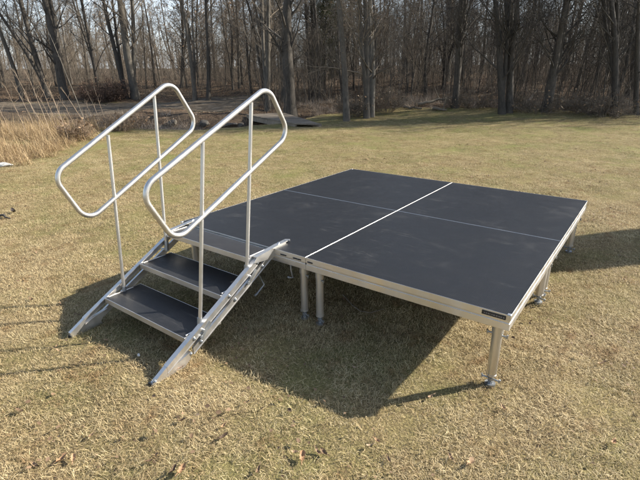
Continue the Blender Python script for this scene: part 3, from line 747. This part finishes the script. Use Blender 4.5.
# far wood, one mass of poles and twigs
r = np.random.default_rng(77); B = 330
v_ = 55+75*r.random(B); u_ = v_*np.tan(np.radians(r.uniform(-43, 43, B))); x_ = CAM[0]+RGT[0]*u_+FWD[0]*v_; y_ = CAM[1]+RGT[1]*u_+FWD[1]*v_
s0_ = np.stack([x_, y_, height(x_, y_)-.2], -1); Lh = r.uniform(5, 9.5, B); T = grow(r, s0_, np.stack([r.normal(0, .06, B), r.normal(0, .06, B), np.ones(B)], -1), Lh, 8, .03, .01)
Rr = r.uniform(.05, .16, B)[:, None]*(1-np.linspace(0, 1, 8))[None]**.8+.01; pa = [tubes(T, Rr, 5)]
s, d, L, rad = spawn(r, T, Rr, Lh, 13, .08, .97, .5, 1.2, .27, .5); P_ = grow(r, s, d, L, 5, .12, .05); R1 = np.maximum(rad[:, None]*(1-.8*np.linspace(0, 1, 5)), .009); pa.append(tubes(P_, R1, 3))
s, d, L2, rad = spawn(r, P_, R1, L, 6, .1, 1, .4, 1.1, .5, .6); P2_ = grow(r, s, d, L2, 3, .15, .05); pa.append(tubes(P2_, np.full((len(P2_), 3), .008), 3))
o = 0; VV = []; FF = []
for a, b in pa: VV.append(a); FF.append(b+o); o += len(a)
tag(link('distant_wood', np_mesh('distant_wood', np.concatenate(VV), np.concatenate(FF), M_TWIG)), 'far-off mass of bare trunks and twigs closing the view behind the woods', 'distant wood', kind='stuff')
# undergrowth: many thin upright stems and arching canes between the trunks
def brush(B, vf, hmin, hmax, rad, seed, per=9, spread=.28):
    r = np.random.default_rng(seed); u_, v_ = vf(r, B); B = len(u_); x_ = CAM[0]+RGT[0]*u_+FWD[0]*v_; y_ = CAM[1]+RGT[1]*u_+FWD[1]*v_
    s0_ = np.stack([x_, y_, height(x_, y_)-.05], -1); Lh = r.uniform(hmin, hmax, B); T = grow(r, s0_, np.stack([r.normal(0, spread, B), r.normal(0, spread, B), np.ones(B)], -1), Lh, 6, .09 if spread > .1 else .04, -.01 if spread > .1 else .02)
    Rr = r.uniform(.6, 1.3, B)[:, None]*rad*(1-.85*np.linspace(0, 1, 6))[None]; pa = [tubes(T, Rr, 4)]
    s, d, L, rd = spawn(r, T, Rr, Lh, per, .1, 1, .4, 1.1, .38, .6); P_ = grow(r, s, d, L, 4, .15, .03); R1 = np.maximum(rd[:, None]*(1-.7*np.linspace(0, 1, 4)), rad*.16); pa.append(tubes(P_, R1, 3))
    s, d, L2, rd = spawn(r, P_, R1, L, 4, .1, 1, .4, 1.1, .55, .6); P2_ = grow(r, s, d, L2, 3, .15, .03); pa.append(tubes(P2_, np.full((len(P2_), 3), rad*.14), 3))
    V_ = []; F_ = []; o = 0
    for a, b in pa: V_.append(a); F_.append(b+o); o += len(a)
    return np.concatenate(V_), np.concatenate(F_)
def vf_wood(r, B):
    u = []; v = []
    while len(u) < B:
        vv_ = 16+44*r.random()**1.1; uu_ = vv_*math.tan(math.radians(r.uniform(-42, 42)))
        if vv_ < edge_v(uu_)+.6 or (uu_ < -2.6 and vv_ < 25): continue
        if r.random() > .35+1.3*max(0, float(vnoise(uu_, vv_, .3, 50))+.35): continue
        u.append(uu_); v.append(vv_)
    return np.array(u), np.array(v)
V_, F_ = brush(4600, vf_wood, .8, 3.6, .010, 81)
def vf_right(r, B):
    v = 17+24*r.random(B*3)**1.1; u = v*np.tan(np.radians(r.uniform(-18, 41, B*3))); k = (v > edge_v(u)+.8) & (u > -2.4); return u[k][:B], v[k][:B]
V2_, F2_ = brush(430, vf_right, 2.8, 6.5, .017, 83, 12, .08)
tag(link('sapling_thicket', np_mesh('sapling_thicket', V2_, F2_, M_BARK)), 'dense screen of thin grey saplings between the right-hand trunks', 'sapling thicket', kind='stuff')
tag(link('undergrowth', np_mesh('undergrowth', V_, F_, M_TWIG)), 'tangled bare brush and canes filling the ground between the trunks', 'undergrowth', kind='stuff')

# dead shrub, russet, left of the stout pale trunk; and small round weed bushes by the ditch
def shrub(name, loc, h, w, seed, mat, label, n=70, leaves=700, lmat=None, group=None, rad=.009):
    r = np.random.default_rng(seed); B = n; a = r.uniform(0, 2*PI, B); q = w*.22*np.sqrt(r.random(B))
    s0_ = np.stack([q*np.cos(a), q*np.sin(a), np.full(B, -.05)], -1); d = np.stack([np.cos(a)*w/h*.5*r.random(B)*1.6, np.sin(a)*w/h*.5*r.random(B)*1.6, np.ones(B)], -1)
    Lh = h*r.uniform(.6, 1.05, B); T = grow(r, s0_, d, Lh, 6, .10, -.02); Rr = rad*(1-.8*np.linspace(0, 1, 6))[None]*np.ones((B, 1)); V1, F1 = tubes(T, Rr, 4)
    s, dd, L, rd = spawn(r, T, Rr, Lh, 9, .15, 1, .4, 1.1, .38, .6); P_ = grow(r, s, dd, L, 4, .15, .02); R1 = np.maximum(rd[:, None]*(1-.7*np.linspace(0, 1, 4)), .003)
    V2, F2 = tubes(P_, R1, 3); s, dd, L2, rd = spawn(r, P_, R1, L, 4, .1, 1, .4, 1.1, .6, .6); P2_ = grow(r, s, dd, L2, 3, .15, .02); V3, F3 = tubes(P2_, np.full((len(P2_), 3), .0026), 3)
    e_ = empty(name, loc, label, 'shrub', group)
    link('stems', np_mesh('stems', V1, F1, mat), e_)
    link('twigs', np_mesh('twigs', np.concatenate([V2, V3]), np.concatenate([F2, F3+len(V2)]), mat), e_)
    if leaves:
        c = P2_[:, -1][r.integers(0, len(P2_), leaves)]+r.normal(0, .03, (leaves, 3)); u = r.normal(0, 1, (leaves, 3)); u /= np.linalg.norm(u, axis=1)[:, None]; w_ = np.cross(u, r.normal(0, 1, (leaves, 3))); w_ /= np.linalg.norm(w_, axis=1)[:, None]
        s_ = r.uniform(.02, .05, leaves)[:, None]; lv_ = np.stack([c, c+u*s_+w_*s_*.6, c+u*s_*2, c+u*s_-w_*s_*.6], 1).reshape(-1, 3)
        link('dead_foliage', np_mesh('dead_foliage', lv_, np.arange(leaves*4).reshape(-1, 4), lmat or M_LEAF, False, {'v': np.repeat(r.random(leaves), 4)}), e_)
    return e_
M_RUSSET = bark('russet_twigs', (.045, .030, .022), (.12, .078, .055))
M_RUSL = ramp_attr('russet_leaves', [(0, (.045, .028, .020)), (1, (.13, .08, .055))], .8)
shrub('dead_shrub', tuple(ground_at(104, 101)), 1.15, 2.6, 900, M_RUSSET, 'dark russet rounded shrub left of the stout pale grey trunk', 140, 2600, M_RUSL)
for i, (px, py, h, w, lab) in enumerate(((120, 131, .55, .8, 'small dry brown bush beside the ditch, left of the far handrail top'), (140, 129, .5, .7, 'small dry brown bush framed by the far handrail loop'),
                                         (78, 140, .5, .6, 'low brown bush at the right end of the golden grass'), (385, 112, 1.0, 1.5, 'low twiggy bush right of the forked trunk'), (352, 117, .9, 1.2, 'twiggy bush behind the wavy trunk'))):
    shrub('dry_bush', tuple(ground_at(px, py)), h, w, 910+i, M_WEED if i < 3 else M_TWIG, lab, 60, 250, rad=.006)
BR = [(585, 112), (535, 112), (470, 107), (604, 116)]
for i, (px, py) in enumerate(BR):
    shrub('bramble_thicket', tuple(ground_at(px, py)), 0.65+.4*random.random(), 2.2, 930+i, M_TWIG, 'low dark bramble tangle at the shaded foot of the right-hand woods', 60, 180, M_LEAF, 'bramble tangles under the right-hand woods')
# olive evergreen behind the thick grey trunk
def cedar(loc, H, label, seed):
    r = np.random.default_rng(seed); e_ = empty('evergreen_tree', loc, label, 'tree'); T = grow(r, np.array([[0, 0, -.2]]), np.array([[0.04, 0, 1.]]), np.array([H]), 10, .02, 0)
    R_ = (.07*(1-np.linspace(0, 1, 10))+.01)[None]; a, b = tubes(T, R_, 7); link('trunk', np_mesh('trunk', a, b, M_BARKD, True), e_)
    s, d, L, rd = spawn(r, T, R_, np.array([H]), 90, .15, .98, .9, 1.5, .24, .5); P_ = grow(r, s, d, L, 5, .1, .02); n = 16000
    bi = r.integers(0, len(P_), n); sp_ = r.integers(1, 5, n); c = P_[bi, sp_]+r.normal(0, .11, (n, 3))*np.array([1, 1, .8]); u = r.normal(0, 1, (n, 3)); u[:, 2] -= .5; u /= np.linalg.norm(u, axis=1)[:, None]
    w_ = np.cross(u, r.normal(0, 1, (n, 3))); w_ /= np.linalg.norm(w_, axis=1)[:, None]; q = np.stack([c, c+u*.05+w_*.009, c+u*.09, c+u*.05-w_*.009], 1).reshape(-1, 3)
    link('crown', np_mesh('crown', q, np.arange(n*4).reshape(-1, 4), M_CEDAR, False, {'v': np.repeat(r.random(n), 4)}), e_)
cedar(tuple(ground_at(324, 96)), 5.2, 'small olive-green evergreen among the bare trunks behind the footbridge', 3)

# ------------------------------------------------------------------ footbridge, ditch stones, logs
br = [ground_at(246, 117.5), ground_at(294, 127), ground_at(322, 127), ground_at(284, 118)]
A, B_, C_, D_ = [np.array([p[0], p[1], .07]) for p in br]
bridge = empty('footbridge', tuple((A+C_)/2), 'low weathered plank footbridge over the ditch behind the near handrail', 'footbridge')
mid = (A+C_)/2
pl = MB(); n = 15
ex = (B_-A); ey = (D_-A)                                   # long edge A->B, far edge D->C
for i in range(n):
    t0, t1 = (i+.04)/n, (i+.96)/n; a0 = A+(B_-A)*t0; a1 = A+(B_-A)*t1; d0 = D_+(C_-D_)*t0; d1 = D_+(C_-D_)*t1; j = random.uniform(-.012, .012)
    v = [np.append(q[:2], z-.055*tt)-mid for z in (.055+j*.3, .095+j*.3) for q, tt in ((a0, t0), (a1, t1), (d1, t1), (d0, t0))]
    pl.add([tuple(q+np.array([0, 0, mid[2]*0])) for q in v], [(0, 3, 2, 1), (4, 5, 6, 7), (0, 1, 5, 4), (1, 2, 6, 5), (2, 3, 7, 6), (3, 0, 4, 7)])
pl.build('planks', M_PLANK, bridge)
for a, b in ((A, B_), (D_, C_)):
    q = MB(); w_ = (D_-A)*.02+0; dv = (D_-A)/np.linalg.norm(D_-A)*.06; ss = 1 if a is A else -1
    v = [np.append(p[:2], z-tt)-mid for z in (-.10, .05) for p, tt in ((a+dv*ss*.4, 0), (b+dv*ss*.4, .055), (b+dv*ss*1.5, .055), (a+dv*ss*1.5, 0))]
    q.add([tuple(p) for p in v], [(0, 3, 2, 1), (4, 5, 6, 7), (0, 1, 5, 4), (1, 2, 6, 5), (2, 3, 7, 6), (3, 0, 4, 7)]); q.build('beam', M_PLANK, bridge)
def rock(loc, s, seed, label, mat):
    import bmesh
    bm = bmesh.new(); bmesh.ops.create_icosphere(bm, subdivisions=3, radius=1); r = random.Random(seed)
    pl_ = [(Vector((r.gauss(0, 1), r.gauss(0, 1), r.gauss(0, .8))).normalized(), r.uniform(.62, .9)) for _ in range(14)]
    for v in bm.verts:
        for nrm, d in pl_:
            k = v.co.dot(nrm)
            if k > d: v.co -= nrm*(k-d)*.95
        v.co = Vector((v.co.x*s[0], v.co.y*s[1], v.co.z*s[2]))
    me = bpy.data.meshes.new('rock'); bm.to_mesh(me); bm.free(); me.materials.append(mat); o = link('rock', me, None, (loc[0], loc[1], loc[2]+s[2]*.35)); o.rotation_euler.z = r.uniform(0, 6); return tag(o, label, 'rock')
M_STONE = bark('grey_stone', (.05, .043, .035), (.15, .13, .105))
for i, (px, py, s, lab) in enumerate(((228, 126, (.42, .28, .10), 'flat grey slab at the ditch edge left of the footbridge'), (205, 125, (.25, .2, .13), 'grey rock in the ditch between the two handrails'),
                                      (241, 127, (.2, .15, .1), 'small grey rock at the near end of the footbridge, beside the flat slab'), (173, 124, (.22, .16, .12), 'grey rock in the ditch seen through the far handrail loop'))):
    rock(ground_at(px, py), s, i+5, lab, M_STONE)
rock(ground_at(4, 166.5), (.17, .10, .06), 31, 'small white stone at the left edge, below the golden grass', plain('chalk_white_stone', (.62, .6, .54)))
def log(p0, p1, rad, label, seed):
    p0 = np.array(p0); p1 = np.array(p1); c = (p0+p1)/2; r = random.Random(seed); n = 9; pts = []; rr_ = []
    for i in range(n):
        t = i/(n-1); p = p0+(p1-p0)*t-c; pts.append((p[0]+r.uniform(-.03, .03), p[1]+r.uniform(-.03, .03), p[2]+r.uniform(-.03, .03))); rr_.append(rad*(1.1-.45*t)*r.uniform(.92, 1.08))
    q = MB(); q.tube(pts, rr_, 10)
    for k in range(4):
        i = r.randint(3, n-2); b = Vector(pts[i]); d = Vector((r.uniform(-.5, .5), r.uniform(-.5, .5), r.uniform(.3, 1))).normalized(); L = r.uniform(.2, .6); q.tube([b, b+d*L*.5, b+d*L+Vector((0, 0, .05))], [rad*.3, rad*.22, rad*.08], 6)
    o = q.build('fallen_log', M_LOG); o.location = tuple(c); return tag(o, label, 'log')
a = ground_at(418, 107); b = ground_at(452, 105); log((a[0], a[1], a[2]+.08), (b[0], b[1], b[2]+.30), .055, 'pale fallen log lying at a slant left of the straight dark trunk', 1)
a = ground_at(432, 110); b = ground_at(446, 111.5); log((a[0], a[1], a[2]+.06), (b[0], b[1], b[2]+.05), .05, 'short grey broken branch lying just below the slanting log', 2)
a = ground_at(523, 108); b = ground_at(536, 101); log((a[0], a[1], a[2]+.05), (b[0], b[1], b[2]+.45), .045, 'thin broken limb propped between the dark pair and the leaning trunk', 3)
a = ground_at(404, 108.5); b = ground_at(421, 110); log((a[0], a[1], a[2]+.05), (b[0], b[1], b[2]+.05), .045, 'dark branch on the ground at the left tip of the slanting log', 4)

# tall weed stalks rising out of the golden grass
STK = [(52, 138, 40, 74), (47, 136, 33, 92), (62, 141, 50, 78), (44, 138, 30, 73), (70, 143, 57, 80), (91, 137, 70, 88), (88, 133, 62, 15), (37, 133, 24, 83), (57, 134, 46, 96), (102, 128, 93, 90), (107, 127, 100, 87), (29, 140, 18, 88), (66, 135, 58, 84), (80, 137, 66, 96), (98, 129, 89, 101), (12, 138, 4, 96)]
LONG = 6
for i, (xb, yb, xt, yt) in enumerate(STK):
    p = ground_at(xb, yb); dist = float(np.dot(p-CAM, CF)); hgt = (yb-yt)/FPX*dist; r = random.Random(i+40)
    dx = (xt-xb)/FPX*dist; n = 8; pts = []
    for k in range(n):
        t = k/(n-1); off = dx*(t**1.25); pts.append((RGT[0]*off+r.gauss(0, .008)*t, RGT[1]*off+r.gauss(0, .008)*t, hgt*t*.98-.02))
    q = MB(); q.tube(pts, [(.014 if i == LONG else .0080)*(1-.65*k/(n-1)) for k in range(n)], 6)
    for k in range(10):
        t = r.uniform(.45, 1); j = min(int(t*(n-1)), n-2); b = Vector(pts[j]).lerp(Vector(pts[j+1]), t*(n-1)-j); d = Vector((r.gauss(0, .6), r.gauss(0, .6), 1)).normalized(); L = r.uniform(.06, .2)
        q.tube([b, b+d*L*.5, b+d*L+Vector((r.gauss(0, .02), 0, 0))], [.003, .0025, .0018], 4)
    o = q.build('weed_stalk', M_WEED if i != LONG else M_BARKG); o.location = tuple(p)
    if i == LONG: tag(o, 'tall thin pale sapling stem bending left out of the golden grass', 'sapling')
    else: tag(o, 'dry brown weed stalk leaning left out of the golden grass', 'weed stalk', 'dry weed stalks in the golden grass')

# single leaves and bits one can pick out on the lawn
def leaf(loc, s, seed, label, mat=M_LEAFO, group=None, ratio=.34):
    r = random.Random(seed); n = 8; V_ = []; F_ = []
    lob = [0, .55, .8, .62, 1, .7, .9, .5, 0]
    for i in range(n+1):
        t = i/n; w_ = lob[i]*ratio*.8
        for sd in (-1, 0, 1): V_.append(((t-.5)*s, sd*w_*s, (abs(sd)*w_*.9+((t-.5)**2)*1.1)*s*r.uniform(.6, 1.3)))
    for i in range(n):
        for k in (0, 1): F_.append((i*3+k, i*3+k+1, (i+1)*3+k+1, (i+1)*3+k))
    b = len(V_); st_ = s*.35
    V_ += [(-.5*s-st_, .001, .3*s), (-.5*s-st_, -.001, .3*s), (-.5*s, -.002, .27*s), (-.5*s, .002, .27*s)]; F_.append((b, b+1, b+2, b+3))
    me = np_mesh('fallen_leaf', np.array(V_), np.array(F_), mat, True, {'v': np.full(len(V_), r.random())})
    o = link('fallen_leaf', me, None, (loc[0], loc[1], loc[2]+.016)); o.rotation_euler = (r.uniform(-.25, .25), r.uniform(-.2, .2), r.uniform(0, 6.28)); return tag(o, label, 'leaf', group)
ONE = [(64, 465, .085, 'orange-brown lobed leaf near the bottom left corner, left one of a touching pair'), (75, 466, .07, 'orange-brown leaf near the bottom left corner, right one of a touching pair'), (182, 474, .08, 'tan leaf at the bottom edge left of mid-picture'),
       (302, 461, .085, 'orange lobed leaf near the bottom edge in mid-picture'), (295, 458, .05, 'small curled leaf touching the orange lobed one'), (224, 431, .05, 'narrow tan leaf on sunlit grass in front of the steps'), (183, 372, .09, 'narrow orange leaf beside the foot of the near stringer'),
       (377, 445, .05, 'small brown leaf in front of the tip of the stage shadow'), (600, 369, .06, 'pale leaf on the grass near the right edge'), (503, 413, .06, 'tan leaf on the grass in front of the corner leg'), (470, 470, .08, 'brown leaf at the bottom edge right of mid-picture'), (612, 447, .06, 'brown leaf near the bottom right corner')]
for i, (px, py, s, lab) in enumerate(ONE): leaf(ground_at(px, py), s*.62, i+60, lab)
more = random.Random(9)
for i in range(46):
    px = more.uniform(5, 635); py = more.uniform(200, 478)
    if 150 < px < 590 and py < 330: continue
    p = ground_at(px, py); leaf(p, more.uniform(.03, .055), 200+i, 'small dry brown leaf lying loose on the open lawn', M_LEAF, 'small loose leaves on the lawn', more.uniform(.22, .34))
o = leaf(ground_at(14, 214), .16, 5, 'dark curled leaf on the grass near the left edge', plain('dark_leaf', (.035, .025, .02)), None, .2); o.name = 'curled_leaf'
q = MB(); p = ground_at(4, 219); q.tube([(-.12, 0, .02), (-.03, .02, .035), (.05, .0, .03), (.12, .03, .015)], [.012, .014, .01, .006], 7); o = q.build('broken_stick', M_BARKD); o.location = tuple(p); tag(o, 'short dark stick at the very left edge of the lawn', 'stick')
q = MB(); p = ground_at(139, 359); q.tube([(-.008, 0, .01), (0, .002, .020), (.008, 0, .012)], [.005, .008, .005], 8); o = q.build('pebble', plain('white_stone', (.6, .58, .54))); o.location = tuple(p); tag(o, 'small white pebble in the shade between the two stringer feet', 'pebble')
q = MB(); pt = [ground_at(*c) for c in ((343, 300), (352, 309), (360, 316), (370, 318.5), (384, 314))]; c0 = pt[2]; q.tube([tuple(p-c0+np.array([0, 0, .03])) for p in pt], [.004, .0045, .004, .0035, .002], 6)
o = q.build('twig', M_LOG); o.location = tuple(c0); tag(o, 'thin bent twig lying on the grass under the stage', 'twig')

# stump form added out of view, shaped to cast the shadow beside the stage
SUN = np.array([.667, .744]); SUN /= np.linalg.norm(SUN); ELEV = math.radians(30.4)
tip = np.array([2.08, 2.02]); k = 4.6; bx = tip+SUN*k; H = k*math.tan(ELEV)
r = np.random.default_rng(12); q = MB(); n = 10; kk = 22; V_ = []; F_ = []
hts = np.linspace(-.2, 1, n)
for i, t in enumerate(hts):
    for j in range(kk):
        a = 2*PI*j/kk; rad = (.36+.19*(1-max(t, 0))**1.5+.22*max(0, .12-t))*(1+.05*math.sin(5*a)+.04*r.normal()); z = t*H
        if i == n-1: z -= abs(.22*math.sin(2.5*a)+.1*r.normal())
        V_.append((rad*math.cos(a), rad*math.sin(a), z))
for i in range(n-1):
    for j in range(kk): F_.append((i*kk+j, i*kk+(j+1) % kk, (i+1)*kk+(j+1) % kk, (i+1)*kk+j))
q.add(V_, F_, 0, True); q.add([V_[(n-1)*kk+j] for j in range(kk)]+[(0, 0, H*.86)], [(j, (j+1) % kk, kk) for j in range(kk)])
sn = q.build('stand_in_stump', M_BARK); sn.location = (bx[0], bx[1], float(height(*bx))); tag(sn, 'stump-shaped stand-in added beyond the right edge to cast the shadow beside the stage', 'shadow stand-in')

# ------------------------------------------------------------------ light
w = bpy.data.worlds.new('World'); S.world = w; w.use_nodes = True; nt = w.node_tree; nt.nodes.clear()
sky = nt.nodes.new('ShaderNodeTexSky'); sky.sky_type = 'NISHITA'; sky.sun_disc = False; sky.sun_elevation = ELEV
az = math.atan2(SUN[0], SUN[1]); sky.sun_rotation = az; sky.air_density = 1.0; sky.dust_density = 1.0; sky.ozone_density = 1
bg = nt.nodes.new('ShaderNodeBackground'); bg.inputs[1].default_value = .088; wo = nt.nodes.new('ShaderNodeOutputWorld')
mxs = nt.nodes.new('ShaderNodeMix'); mxs.data_type = 'RGBA'; mxs.inputs[0].default_value = .38; mxs.inputs[7].default_value = (6.2, 6.8, 7.7, 1)
tcw = nt.nodes.new('ShaderNodeTexCoord'); sxw = nt.nodes.new('ShaderNodeSeparateXYZ'); nt.links.new(tcw.outputs['Generated'], sxw.inputs[0])
mrw = nt.nodes.new('ShaderNodeMapRange'); nt.links.new(sxw.outputs[2], mrw.inputs[0])      # paler air low over the horizon
for i_, v_ in ((1, .12), (2, .5), (3, .55), (4, .06)): mrw.inputs[i_].default_value = v_
nt.links.new(mrw.outputs[0], mxs.inputs[0]); nt.links.new(sky.outputs[0], mxs.inputs[6]); nt.links.new(mxs.outputs[2], bg.inputs[0]); nt.links.new(bg.outputs[0], wo.inputs[0])
sd = bpy.data.lights.new('sun', 'SUN'); sd.energy = 5.0; sd.angle = math.radians(.55); sd.color = (1, .94, .83)
so = bpy.data.objects.new('sun', sd); COL.objects.link(so)
dv = Vector((SUN[0]*math.cos(ELEV), SUN[1]*math.cos(ELEV), math.sin(ELEV))); so.rotation_euler = dv.to_track_quat('Z', 'Y').to_euler(); so.location = (0, 0, 20)
S.view_settings.view_transform = 'Standard'; S.view_settings.look = 'None'; S.view_settings.exposure = 1.34; S.view_settings.gamma = 1
S.cycles.max_bounces = 6; S.cycles.diffuse_bounces = 2; S.cycles.glossy_bounces = 3; S.cycles.transmission_bounces = 3; S.cycles.use_denoising = True
